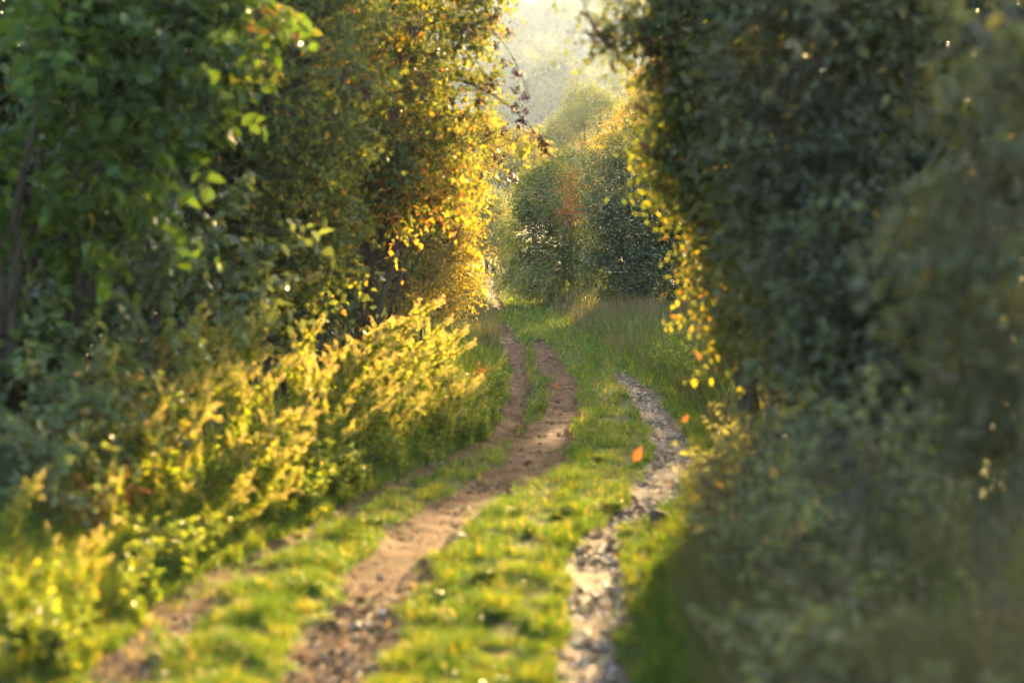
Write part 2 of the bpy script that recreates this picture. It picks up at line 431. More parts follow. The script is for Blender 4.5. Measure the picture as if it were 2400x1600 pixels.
shrub('hawthorn_shrub', 'tall hawthorn with yellowing leaves in dark foliage between maple and berried elder',
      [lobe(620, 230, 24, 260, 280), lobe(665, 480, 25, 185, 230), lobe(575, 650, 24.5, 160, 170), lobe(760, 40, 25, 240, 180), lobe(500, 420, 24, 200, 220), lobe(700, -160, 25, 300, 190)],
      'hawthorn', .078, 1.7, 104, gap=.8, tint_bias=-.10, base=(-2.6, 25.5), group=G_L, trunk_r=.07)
shrub('yellow_spray_maple', 'arching maple branch of sunlit yellow leaves hanging from the top edge',
      [lobe(560, 40, 20, 110, 70, .3), lobe(630, 90, 20.2, 55, 70, .25), lobe(530, 150, 20, 50, 60, .2)],
      'hawthorn', .10, 1.5, 105, base=(-3.2, 21.5), group=G_L, tint_bias=.33, trunk_r=.03, stems=1, aspect=.8)
elder, eC, eT, eO, eoff = shrub('elder_shrub', 'tall elder hung with dark red seed clusters leaning over the track',
      [lobe(960, 120, 28, 200, 190), lobe(980, -70, 28, 170, 130), lobe(1010, 330, 28.5, 150, 150), lobe(900, 330, 28, 170, 200), lobe(1090, 60, 28, 90, 130), lobe(1125, 220, 28.3, 75, 130), lobe(1120, -60, 28, 60, 80), lobe(1210, 330, 28.3, 45, 35, .25)],
      'elder', .078, 1.8, 106, gap=.35, base=(-1.9, 29.0), group=G_L, trunk_r=.06, tint_bias=.02, ragged=.3)
shrub('golden_shrub', 'golden sunlit shrub with small leaves at the bend of the track',
      [lobe(950, 520, 33.5, 140, 150), lobe(1035, 610, 34, 80, 120), lobe(900, 670, 33, 140, 110), lobe(1040, 440, 34.5, 95, 110)],
      'golden', .055, 1.3, 107, hexa=False, base=(-1.6, 34.5), group=G_L, ragged=.3)
shrub('thorn_shrub', 'hazy backlit thorn shrub just past the berried elder',
      [lobe(1080, 430, 42, 85, 110), lobe(1060, 580, 42, 70, 110), lobe(1120, 330, 43, 70, 60)],
      'golden', .055, 1.2, 108, hexa=False, base=(-1.3, 42.5), group=G_L, tint_bias=-.05)
# dense back row that closes the hedge
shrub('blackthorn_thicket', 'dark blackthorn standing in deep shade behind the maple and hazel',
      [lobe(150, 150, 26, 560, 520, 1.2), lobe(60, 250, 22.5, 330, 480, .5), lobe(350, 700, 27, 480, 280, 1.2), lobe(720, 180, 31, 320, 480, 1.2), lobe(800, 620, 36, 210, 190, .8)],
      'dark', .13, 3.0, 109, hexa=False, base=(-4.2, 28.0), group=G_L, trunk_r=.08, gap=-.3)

# ------------------------------------------------------------------ hedge on the shaded side
G_R = 'shrubs of the hedge on the shaded side'
shawt, sC, sT, sO, soff = shrub('hawthorn_shrub', 'shaded hawthorn with orange and yellow leaf tips overhanging the bend of the track',
      [lobe(1720, 330, 19.5, 165, 230, .6), lobe(1670, 90, 19.5, 160, 140, .6), lobe(1680, -90, 19.5, 200, 130, .6), lobe(1755, 600, 19.2, 115, 190, .5), lobe(1630, 420, 19.5, 75, 100, .35),
       lobe(1600, 200, 19.5, 65, 110, .35), lobe(1580, -30, 19.5, 80, 70, .4), lobe(1480, 40, 19.5, 80, 60, .25), lobe(1425, 75, 19.3, 60, 60, .2), lobe(1375, 20, 19.2, 45, 40, .15), lobe(1560, 370, 19.3, 45, 60, .2), lobe(1780, 830, 18.6, 80, 130, .35), lobe(1750, 1010, 18.2, 80, 120, .35)],
      'hawthorn', .056, 1.9, 201, gap=.35, base=(2.15, 20.0), group=G_R, trunk_r=.05, ragged=.38, tint_bias=.04)
shrub('blackthorn_shrub', 'dark leaved blackthorn filling the shade behind the near brambles',
      [lobe(1950, 300, 16, 280, 420, .8), lobe(2080, 760, 15, 290, 330, .7), lobe(1930, 620, 16.5, 180, 260, .7), lobe(2250, 250, 14.5, 300, 420, .8), lobe(2000, -120, 16, 330, 200, .7)],
      'olive', .08, 1.8, 202, gap=.6, ragged=.35, base=(2.9, 16.5), group=G_R, trunk_r=.06)
shrub('bramble_thicket', 'out of focus bramble thicket closest to the camera at the frame edge',
      [lobe(2360, 520, 10, 230, 480, .7), lobe(2260, 40, 10.5, 300, 170, .6), lobe(2420, 980, 10, 200, 200, .4)],
      'olive', .08, 1.1, 203, base=(2.1, 10.2), group=G_R, trunk_r=.02, droop=.45, gap=.8)
shrub('dog_rose', 'arching shaded dog rose with few rusty leaves between bramble and hawthorn',
      [lobe(1850, 990, 15.5, 160, 220, .5), lobe(2030, 1130, 12.5, 210, 220, .5), lobe(1830, 1230, 14.5, 120, 120, .4)],
      'shadeherb', .055, .75, 204, base=(1.9, 14.6), group=G_R, trunk_r=.02, tint_bias=.12, droop=.4, gap=.8)
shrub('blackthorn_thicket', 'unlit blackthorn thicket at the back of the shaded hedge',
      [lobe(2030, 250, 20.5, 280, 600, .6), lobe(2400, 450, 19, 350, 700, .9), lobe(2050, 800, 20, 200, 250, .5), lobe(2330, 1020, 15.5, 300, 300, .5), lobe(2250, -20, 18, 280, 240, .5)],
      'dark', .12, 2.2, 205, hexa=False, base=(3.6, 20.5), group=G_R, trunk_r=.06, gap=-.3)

# ------------------------------------------------------------------ seed clusters on the elder and drooping ones over the track
def berry_mesh(name, n, spread, length, mat, seed):
    r = np.random.default_rng(seed); b = Bag()
    t = (1 + 5 ** .5) / 2
    iv = unit(np.array([[-1, t, 0], [1, t, 0], [-1, -t, 0], [1, -t, 0], [0, -1, t], [0, 1, t], [0, -1, -t], [0, 1, -t], [t, 0, -1], [t, 0, 1], [-t, 0, -1], [-t, 0, 1]], float))
    fi = np.array([[0, 11, 5], [0, 5, 1], [0, 1, 7], [0, 7, 10], [0, 10, 11], [1, 5, 9], [5, 11, 4], [11, 10, 2], [10, 7, 6], [7, 1, 8], [3, 9, 4], [3, 4, 2], [3, 2, 6], [3, 6, 8], [3, 8, 9], [4, 9, 5], [2, 4, 11], [6, 2, 10], [8, 6, 7], [9, 8, 1]])
    P = np.stack([r.normal(size=n) * spread, r.normal(size=n) * spread, -r.uniform(.1, 1, n) * length], 1)
    for p in P: b.add(p + iv * r.uniform(.008, .0145), fi)
    v, f = twigs(np.tile([[0, 0, .03]], (n, 1)), P, np.full(n, .002)); b.add(v, f)
    return b.mesh(name, mat, True)
bm_ = [berry_mesh('seed_cluster', 26, .032, .085, M['berry'], 1), berry_mesh('seed_cluster', 22, .026, .10, M['berrydark'], 2), berry_mesh('seed_cluster', 30, .036, .09, M['berrydark'], 3)]
bl = [berry_mesh('seed_spike', 26, .018, .20, M['berrydark'], 4), berry_mesh('seed_spike', 24, .016, .17, M['berry'], 5)]
r_ = np.random.default_rng(77)
edge_spots = [(1075, 15), (1115, 60), (1165, 35), (1190, 70), (1160, 100), (1180, 140), (1205, 165), (1150, 190), (1215, 205), (1230, 218), (1120, 230), (1208, 245), (1232, 255),
              (1090, 265), (1225, 280), (1250, 310), (1265, 318), (1275, 335), (1285, 360), (1180, 300), (1140, 300), (1105, 340), (1060, 310), (1160, 365), (1200, 405), (1130, 405),
              (860, 145), (990, 175), (1010, 120), (740, 120), (855, 210), (1060, 225), (930, 260), (700, 60), (960, 60)]
for i, (px, py) in enumerate(edge_spots):
    p = at(px, py, 27.6 + (0 if px > 1050 else -.9) + r_.uniform(-.15, .15))
    o = link('seed_cluster', bm_[i % 3], elder, p - eoff); o.rotation_euler = (r_.uniform(-.6, .6), r_.uniform(-.6, .6), r_.uniform(0, 6)); s = r_.uniform(.8, 1.35); o.scale = (s, s, s)
for i, (px, py) in enumerate([(1370, 30), (1385, 50), (1400, 75), (1375, 75), (1420, 95), (1440, 120), (1455, 140), (1430, 145), (1490, 90), (1510, 105), (1530, 110), (1470, 60), (1500, 60),
                              (1500, 330), (1530, 365), (1550, 380), (1540, 150), (1490, 250), (1560, 480), (1640, 520), (1545, 430)]):
    p = at(px, py, 19.2 + r_.uniform(-.1, .1))
    o = link('seed_spike', bl[i % 2], shawt, p - soff); o.rotation_euler = (r_.uniform(-.5, .5), -.75 + r_.uniform(-.3, .3), 0); s = r_.uniform(.5, .9); o.scale = (s, s, s)
# bare arching branches that carry the outer clusters
def arch_branch(root, off, a, b, c, r0=.012, name='branch'):
    t = np.linspace(0, 1, 10)[:, None]; a, b, c = map(np.asarray, (a, b, c))
    v, f = tube((1 - t) ** 2 * a + 2 * t * (1 - t) * b + t * t * c - off, np.linspace(r0, r0 * .3, 10), 5)
    return link(name, np_mesh(name, v, [f], M['bark'], np.zeros(len(f)), True), root)
arch_branch(elder, eoff, at(1000, 60, 28), at(1160, -20, 27.6), at(1240, 225, 27.6))
arch_branch(elder, eoff, at(1050, 180, 28), at(1210, 220, 27.6), at(1290, 365, 27.6))
arch_branch(shawt, soff, at(1600, -60, 19.5), at(1400, -60, 19.3), at(1450, 150, 19.2), .014)
arch_branch(shawt, soff, at(1640, 40, 19.5), at(1500, 10, 19.3), at(1530, 115, 19.2), .012)

# ------------------------------------------------------------------ trees round the bend, in focus
G_M = 'trees and bushes round the bend'
shrub('blackthorn_tree', 'dense dark rounded tree in focus standing at the bend of the track',
      [lobe(1440, 420, 52, 65, 80), lobe(1520, 400, 52, 75, 80), lobe(1420, 530, 51, 62, 80), lobe(1510, 530, 50.5, 80, 90), lobe(1600, 500, 51, 85, 110), lobe(1440, 640, 50.5, 75, 70), lobe(1545, 650, 50, 95, 75), lobe(1640, 650, 50, 80, 80), lobe(1700, 430, 52, 120, 150)],
      'dark', .075, 1.9, 301, upn=.45, outn=.95, rn=.38, base=(2.9, 52.6), cat='tree', group=G_M, trunk_r=.08, hexa=False, gap=.05, aspect=.6, ragged=.16, shell=.25)
shrub('hidden_shade_tree', 'broad dark tree added out of sight behind the shaded hawthorn to shade the track',  # unseen tree added and sized to throw shade over the track
      [lobe(1760, 330, 51, 120, 120, 1.0), lobe(1830, 430, 51, 190, 200, 1.4), lobe(2080, 420, 50, 220, 200, 1.5), lobe(2350, 440, 49, 240, 200, 1.5)],
      'dark', .14, 1.7, 309, base=(7.0, 51.0), cat='tree', group=G_M, trunk_r=.12, hexa=False, gap=-.2)
shrub('willow_tree', 'light green feathery willow beside the dark rounded tree at the bend',
      [lobe(1270, 450, 58, 62, 70), lobe(1330, 420, 59, 55, 65), lobe(1250, 545, 57.5, 55, 70), lobe(1325, 530, 57, 58, 75), lobe(1240, 630, 57, 45, 50), lobe(1320, 640, 56.5, 65, 60), lobe(1370, 590, 56.5, 50, 80), lobe(1385, 385, 59, 45, 45)],
      'midgreen', .080, 1.9, 302, upn=.45, outn=.95, rn=.38, base=(1.2, 58.6), cat='tree', group=G_M, trunk_r=.07, hexa=False, aspect=.42, droop=.5, gap=.05, ragged=.16, shell=.25)
shrub('rowan_tree', 'rusty rowan tinted yellow as if sunlit, rising between the willow and dark tree',
      [lobe(1370, 440, 56, 42, 70), lobe(1400, 380, 57, 45, 50), lobe(1330, 520, 55.8, 35, 55)],
      'elder', .075, 1.6, 303, upn=.45, outn=.95, rn=.38, base=(1.9, 57.0), cat='tree', group=G_M, trunk_r=.05, hexa=False, tint_bias=.24)  # tint bias yellows the leaves to stand in for sunlight on them
shrub('birch_tree', 'yellow green tree tinted as if sunlit, rising behind the shaded hawthorn tips',
      [lobe(1500, 310, 72, 65, 75), lobe(1545, 215, 72, 60, 70), lobe(1440, 360, 71, 60, 50), lobe(1570, 340, 72, 80, 90)],
      'hawthorn', .075, 1.8, 304, upn=.45, outn=.95, rn=.38, gap=.2, base=(4.2, 73.0), cat='tree', group=G_M, trunk_r=.09, hexa=False, tint_bias=.22)  # leaf colour pushed towards yellow so the crown looks sunlit
shrub('oak_tree', 'round topped hazy green tree behind the yellow tree',
      [lobe(1380, 250, 105, 60, 50), lobe(1350, 300, 104, 60, 45), lobe(1420, 290, 105, 60, 60), lobe(1300, 330, 103, 55, 35)],
      'midgreen', .10, 1.8, 305, upn=.45, outn=.95, rn=.38, gap=.1, ragged=.16, base=(3.4, 106.0), cat='tree', group=G_M, trunk_r=.12, hexa=False, tint_bias=-.08, tw_len=.45)
shrub('sallow_bush', 'pale hazy bush row below the far hillside left of the willow',
      [lobe(1220, 360, 88, 70, 55), lobe(1150, 350, 90, 70, 70), lobe(1280, 380, 86, 60, 50), lobe(1200, 420, 85, 70, 55)],
      'golden', .085, 1.7, 306, upn=.45, outn=.95, rn=.38, base=(-.2, 89.0), group=G_M, trunk_r=.08, hexa=False)
shrub('elm_bush', 'hazy grey bush at the far end of the track beside the willow',
      [lobe(1150, 510, 76, 55, 75), lobe(1120, 570, 75, 40, 60), lobe(1190, 570, 74, 35, 60), lobe(1100, 450, 78, 60, 70)],
      'midgreen', .075, 1.9, 307, upn=.45, outn=.95, rn=.38, base=(-.7, 77.0), group=G_M, trunk_r=.06, hexa=False, tint_bias=-.06)
shrub('bramble_mound', 'low bramble mound at the foot of the light green willow',
      [lobe(1195, 655, 57, 45, 40), lobe(1250, 670, 56, 50, 35)],
      'greyhazel', .05, 1.9, 308, upn=.45, outn=.95, rn=.38, base=(.2, 57.0), group=G_M, trunk_r=.02, hexa=False)

# ------------------------------------------------------------------ hillside woodland
def tree_proto(name, seed, h, w):
    r = np.random.default_rng(seed)
    lobes = [(np.array([r.uniform(-.3, .3) * w, r.uniform(-.3, .3) * w, h * r.uniform(.38, .85)]), np.array([w * .36, w * .36, h * .2]) * r.uniform(.75, 1.25)) for _ in range(7)]
    nz = lobes + [(np.array([0, 0, h * .6]), np.array([w * .42, w * .42, h * .30]))]
    global height
    keep = height
    height = lambda x, y: np.full(np.shape(x), -50.0)
    bag, C, tip, O = crown_leaves(nz, .22, 1.6, r, K=6, tw_len=.7, hexa=False, ragged=.4, gap=.2)
    height = keep
    sb = Bag()
    for c, R in lobes[:6]:
        t = np.linspace(0, 1, 7)[:, None]
        path = (1 - t) ** 2 * np.array([0, 0, -.3]) + 2 * t * (1 - t) * np.array([0, 0, h * .35]) + t * t * c
        v, f = tube(path, np.linspace(.22, .05, 7), 6); sb.add(v, f)
    return bag.mesh(name + '_crown', M['hill']), sb.mesh(name + '_trunk', M['bark'])
protos = [tree_proto('woodland_tree', 40 + k, h, w) for k, (h, w) in enumerate([(6.5, 6), (8.0, 6), (5.5, 7), (9.5, 5.5)])]
r_ = np.random.default_rng(9)
G_H = 'trees on the hazy hillside'
def hill_tree(x, y, k, s, label):
    t = thing('woodland_tree', label, 'tree', (x, y, float(height(x, y)) - .1), G_H)
    cr = link('crown', protos[k][0], t); tr = link('trunk', protos[k][1], t)
    t.scale = (s, s, s * r_.uniform(.9, 1.1)); t.rotation_euler = (0, 0, r_.uniform(0, 6.28))
for row, yy in enumerate([300, 350, 400, 450, 495, 540, 580, 615, 645]):
    for xx in np.arange(-32, 70, 10.2):
        x = xx + r_.uniform(-4, 4); y = yy + r_.uniform(-16, 16)
        side = 'towards the left' if x < 0 else 'near the middle' if x < 24 else 'towards the right'
        if row >= 7: lab = f'faint tree on the skyline of the hazy hill {side}'
        elif row > 3: lab = f"pale hazy tree {'just' if row > 5 else 'well'} below the hill skyline {side}"
        else: lab = f"hazy tree {('at the foot', 'low', 'a third of the way up', 'halfway up')[row]} of the wooded hillside {side}".replace('low of', 'low on').replace('up of', 'up')
        hill_tree(x, y, int(r_.integers(0, 3)), r_.uniform(1.35, 2.1), lab)
hill_tree(5.5, 290, 3, 1.6, 'tall pale sunlit tree standing out low on the hazy hillside')

# ------------------------------------------------------------------ grass
def blades(x, y, h, w, tint, lean, r, seg2=True, z=None):
    n = len(x); z = height(x, y) if z is None else z
    B = np.stack([x, y, z - .01], 1)
    a = r.uniform(0, 6.283, n); S = np.stack([np.cos(a), np.sin(a), 0 * a], 1)
    d = r.uniform(0, 6.283, n); Ln = np.stack([np.cos(d), np.sin(d), 0 * d], 1) * (lean * r.uniform(.2, 1, n) * h)[:, None]
    up = np.array([[0, 0, 1.0]])
    W = (w * .5)[:, None]; H = h[:, None]
    v = np.stack([B - S * W, B + S * W, B + up * H * .55 + Ln * .35 + S * W * .75, B + up * H * .55 + Ln * .35 - S * W * .75, B + up * H * .95 + Ln], 1).reshape(-1, 3)
    b = np.arange(n)[:, None] * 5
    q = b + np.array([[0, 1, 2, 3]]); t = b + np.array([[3, 2, 4]])
    return v, q, t, tint

GN = Noise(23, 9, .8)
def grass_object(name, label, x, y, h, w, tint, lean, r, mat):
    v, q, t, ti = blades(x, y, h, w, tint, lean, r)
    me = np_mesh(name, v, [q, t], mat, np.concatenate([ti, ti]))
    return tag(link(name, me), label, 'grass', kind='stuff')

r = np.random.default_rng(31)
def sample_lane(n, y0, y1, power=1.0):
    u = r.random(n); y = 1 / (1 / y0 + u * (1 / y1 - 1 / y0))   # even over the ground as the eye sees it
    return y
# short grass of the track: strips, centre and edges
n = 300000
y = sample_lane(n, 10.5, 72)
le, re_ = left_edge(y), right_edge(y)
x = le - .35 + (re_ - le + .7) * r.random(n)
d = rut_any(x, y)
P = np.stack([x, y, 0 * x], 1)
cl = GN(P, 4.5); cl2 = GN(P + 40, 11.0)
keep = (d < .01 * r.normal(size=n) - .01) | ((d < .16) & (r.random(n) < .10 * np.exp(-np.maximum(d, 0) / .04) + .03 * (cl > .9)))
keep |= (rut_in(RUT_A, x, y) > -.02) & (y < 25) & (r.random(n) < .42 * (cl > -.2) + .06)
keep &= r.random(n) < np.clip(.70 + .35 * cl2, .12, 1)
x, y, cl, cl2 = x[keep], y[keep], cl[keep], cl2[keep]
n = len(x)
tuft = np.clip(GN(P[keep] + 80, 7.0), -1, 1.6)
h = (.06 + .03 * np.clip(cl, -1, 1.5) + .022 * tuft) * r.uniform(.4, 1.6, n); h = np.clip(h, .018, .24) * (1 + .4 * sstep(30, 60, y))
w = np.clip(.0042 + y * .00009, .004, .02) * r.uniform(.7, 1.3, n)
tint = np.clip(.42 + .14 * cl2 - .12 * tuft + .15 * r.normal(size=n) + (r.random(n) < .11) * .45, 0, 1)
grass_object('grass', 'short green grass on the strips between the ruts', x, y, h, w, tint, .9, r, M['grass'])
# verge grass on the sunlit bank
n = 45000
y = sample_lane(n, 11, 46); x = left_edge(y) - .02 - np.abs(r.normal(size=n)) * .75
h = (.10 + .22 * sstep(0, .7, left_edge(y) - x)) * r.uniform(.5, 1.3, n)
tint = np.clip(.5 + .2 * r.normal(size=n) + (r.random(n) < .12) * .35, 0, 1)
k = rut_any(x, y) < -.01
grass_object('verge_grass', 'green grass on the bank under the sunlit weeds', x[k], y[k], h[k], (np.clip(.005 + y * .0001, .005, .02) * r.uniform(.7, 1.3, n))[k], tint[k], .7, r, M['grass'])
# shaded verge grass
n = 55000
y = sample_lane(n, 7.5, 46); x = right_edge(y) - .05 + np.abs(r.normal(size=n)) * .75
h = (.10 + .30 * sstep(0, .6, x - right_edge(y))) * r.uniform(.5, 1.3, n)
tint = np.clip(.42 + .2 * r.normal(size=n) + (r.random(n) < .10) * .4, 0, 1)
k = rut_any(x, y) < -.01
grass_object('verge_grass', 'green grass along the shaded edge of the stony rut', x[k], y[k], h[k], (np.clip(.005 + y * .0001, .005, .02) * r.uniform(.7, 1.3, n))[k], tint[k], .7, r, M['grass'])
# tall pale grass on the shaded side and round the bend
n = 90000
y = sample_lane(n, 20, 74); x = right_edge(y) + .12 + r.random(n) ** .8 * np.interp(y, [20, 28, 40, 60, 74], [.7, 1.4, 2.9, 3.2, 3.0])
P = np.stack([x, y, 0 * x], 1); cl = GN(P, 1.1)
h = (.20 + .24 * sstep(.0, .8, x - right_edge(y)) + .08 * cl) * r.uniform(.45, 1.25, n); h = np.clip(h, .08, 1.1)
tint = np.clip(.38 + .22 * cl + .2 * r.normal(size=n), 0, 1)
k = r.random(n) < np.clip(.8 + .3 * cl, .2, 1)
grass_object('tall_grass', 'tall pale seeding grass in front of the dark tree at the bend', x[k], y[k], h[k], (np.clip(.004 + y * .00012, .005, .02) * r.uniform(.6, 1.3, n))[k], tint[k], .5, r, M['tallgrass'])
n = 30000
y = sample_lane(n, 7.5, 24); x = right_edge(y) + .25 + np.abs(r.normal(size=n)) * .8
h = (.25 + .40 * sstep(0, .7, x - right_edge(y))) * r.uniform(.5, 1.3, n); P = np.stack([x, y, 0 * x], 1); cl = GN(P + 60, 2.0)
k = cl > -.3; tint = np.clip(.55 + .25 * r.normal(size=n), 0, 1)
grass_object('tall_grass', 'loose dry grass tangled over the shaded bank below the dog rose', x[k], y[k], h[k], (.006 * r.uniform(.6, 1.3, n))[k], tint[k], .9, r, M['tallgrass'])
n = 16000
y = sample_lane(n, 40, 80); x = left_edge(y) - .05 - r.random(n) * 1.2
h = r.uniform(.15, .55, n); tint = np.clip(.4 + .25 * r.normal(size=n), 0, 1)
grass_object('tall_grass', 'dry grass under the hazy thorn shrub past the golden shrub', x, y, h, np.clip(.004 + y * .00012, .005, .02) * r.uniform(.6, 1.3, n), tint, .5, r, M['tallgrass'])

# ------------------------------------------------------------------ stones
ICO_V = None
t_ = (1 + 5 ** .5) / 2
ICO_V = unit(np.array([[-1, t_, 0], [1, t_, 0], [-1, -t_, 0], [1, -t_, 0], [0, -1, t_], [0, 1, t_], [0, -1, -t_], [0, 1, -t_], [t_, 0, -1], [t_, 0, 1], [-t_, 0, -1], [-t_, 0, 1]], float))
ICO_F = np.array([[0, 11, 5], [0, 5, 1], [0, 1, 7], [0, 7, 10], [0, 10, 11], [1, 5, 9], [5, 11, 4], [11, 10, 2], [10, 7, 6], [7, 1, 8], [3, 9, 4], [3, 4, 2], [3, 2, 6], [3, 6, 8], [3, 8, 9], [4, 9, 5], [2, 4, 11], [6, 2, 10], [8, 6, 7], [9, 8, 1]])
def gravel(name, label, rut, n, s0, s1, mats, r, inner=0.0):
    y = sample_lane(n * 3, rut[0, 0] + .05, rut[-1, 0] - .05)
    xl = np.interp(y, rut[:, 0], rut[:, 1]); xr = np.interp(y, rut[:, 0], rut[:, 2])
    x = xl + (xr - xl) * r.random(len(y)); k = rut_in(rut, x, y) > inner; x, y = x[k][:n], y[k][:n]; n = len(x)
    s = s0 * (s1 / s0) ** (r.random(n) ** 1.8)
    J = ICO_V[None] * (1 + r.normal(size=(n, 12, 1)) * .16) * (s[:, None] * r.uniform(.65, 1.3, (n, 3)) * np.array([1, 1, .6]))[:, None]
    a = r.uniform(0, 6.28, n); c, sn = np.cos(a)[:, None], np.sin(a)[:, None]
    J = np.stack([J[..., 0] * c - J[..., 1] * sn, J[..., 0] * sn + J[..., 1] * c, J[..., 2]], -1)
    V = (J + np.stack([x, y, height(x, y) + .012 + s * .10], 1)[:, None]).reshape(-1, 3)
    F = (np.arange(n)[:, None, None] * 12 + ICO_F[None]).reshape(-1, 3)
    me = np_mesh(name, V, [F], mats, np.zeros(len(F)), False, np.repeat(r.integers(0, len(mats), n), 20))
    return tag(link(name, me), label, 'gravel', kind='stuff')
gravel('gravel', 'pale flint gravel in the stony rut along the shaded verge', RUT_C, 6500, .006, .024, [M['flint'], M['pebble'], M['pebble'], M['stonydirt'], M['stonydirt'], M['dirt']], r)
gravel('gravel', 'scattered pebbles on the broad dirt rut', RUT_B, 4200, .005, .024, [M['pebble'], M['dirt'], M['dirt'], M['stonydirt']], r)
gravel('gravel', 'small pebbles along the narrow rut', RUT_A, 2200, .006, .022, [M['pebble'], M['dirt'], M['stonydirt']], r)

def stone(px, py, size, label, mat='flint', group=None):
    X, Y = on_plane(px, py); rr = np.random.default_rng(int(px * 7 + py))
    me_v = []
    # one subdivided icosahedron, knocked flat on a few sides
    V = [tuple(v) for v in ICO_V]; Fs = []; cache = {}
    def mid(a, b):
        k = (min(a, b), max(a, b))
        if k not in cache:
            m = np.array(V[a]) + np.array(V[b]); V.append(tuple(m / np.linalg.norm(m))); cache[k] = len(V) - 1
        return cache[k]
    for a, b, c in ICO_F:
        ab, bc, ca = mid(a, b), mid(b, c), mid(c, a); Fs += [(a, ab, ca), (b, bc, ab), (c, ca, bc), (ab, bc, ca)]
    A = np.array(V)
    for _ in range(7):
        d = unit(rr.normal(size=3)); q = A @ d; lim = rr.uniform(.55, .85); A = A - d * np.maximum(q - lim, 0)[:, None]
    A = A * np.array([1, rr.uniform(.6, .9), rr.uniform(.45, .7)]) * size
    o = link('stone', np_mesh('stone', A, [np.array(Fs)], M[mat], np.zeros(len(Fs))))
    o.location = (X, Y, float(height(X, Y)) + size * .22 + .01); o.rotation_euler = (rr.uniform(-.2, .2), rr.uniform(-.2, .2), rr.uniform(0, 6))
    return tag(o, label, 'stone', group)
stone(838, 1046, .050, 'bright white stone highest in the row beside the sunlit weeds')
stone(832, 1072, .045, 'white stone second from the top of the row beside the sunlit weeds')
stone(856, 1095, .048, 'white stone third from the top of the row beside the sunlit weeds')
stone(862, 1133, .040, 'white stone lowest in the row beside the sunlit weeds')
stone(1075, 1252, .085, 'flat pale stone set in the broad dirt rut', 'pebble')
stone(1545, 1222, .13, 'dark flat stone at the narrow neck of the stony rut', 'stonydirt')
stone(832, 1454, .040, 'large glinting pebble in the bottom of the broad dirt rut', 'flint')
stone(898, 1424, .032, 'smaller glinting pebble beside the large one in the broad dirt rut', 'flint')
stone(706, 1348, .03, 'lone pale pebble on the sunlit grass strip', 'flint')

n = 320
y = sample_lane(n, 11.5, 40); x = left_edge(y) + (right_edge(y) - left_edge(y)) * r.random(n)
an = r.uniform(0, 6.28, n); D = unit(np.stack([np.cos(an), np.sin(an), r.uniform(-.1, .35, n)], 1)); L = r.uniform(.025, .06, n)
v, f, m = leaf_faces(np.stack([x, y, height(x, y) + r.uniform(.02, .06, n)], 1), D, unit(UPV + r.normal(size=(n, 3)) * .35), L, L * .6, curl=.35)
tag(link('leaf_litter', np_mesh('leaf_litter', v, [f], M['litter'], np.repeat(r.random(n), m))), 'small fallen brown leaves scattered over the track', 'leaf litter', kind='stuff')

# ------------------------------------------------------------------ weeds
def stem_path(h, lean, r, n=10):
    t = np.linspace(0, 1, n)
    return np.stack([lean[0] * t ** 2 * h, lean[1] * t ** 2 * h, h * t - .12 * h * t ** 3], 1)

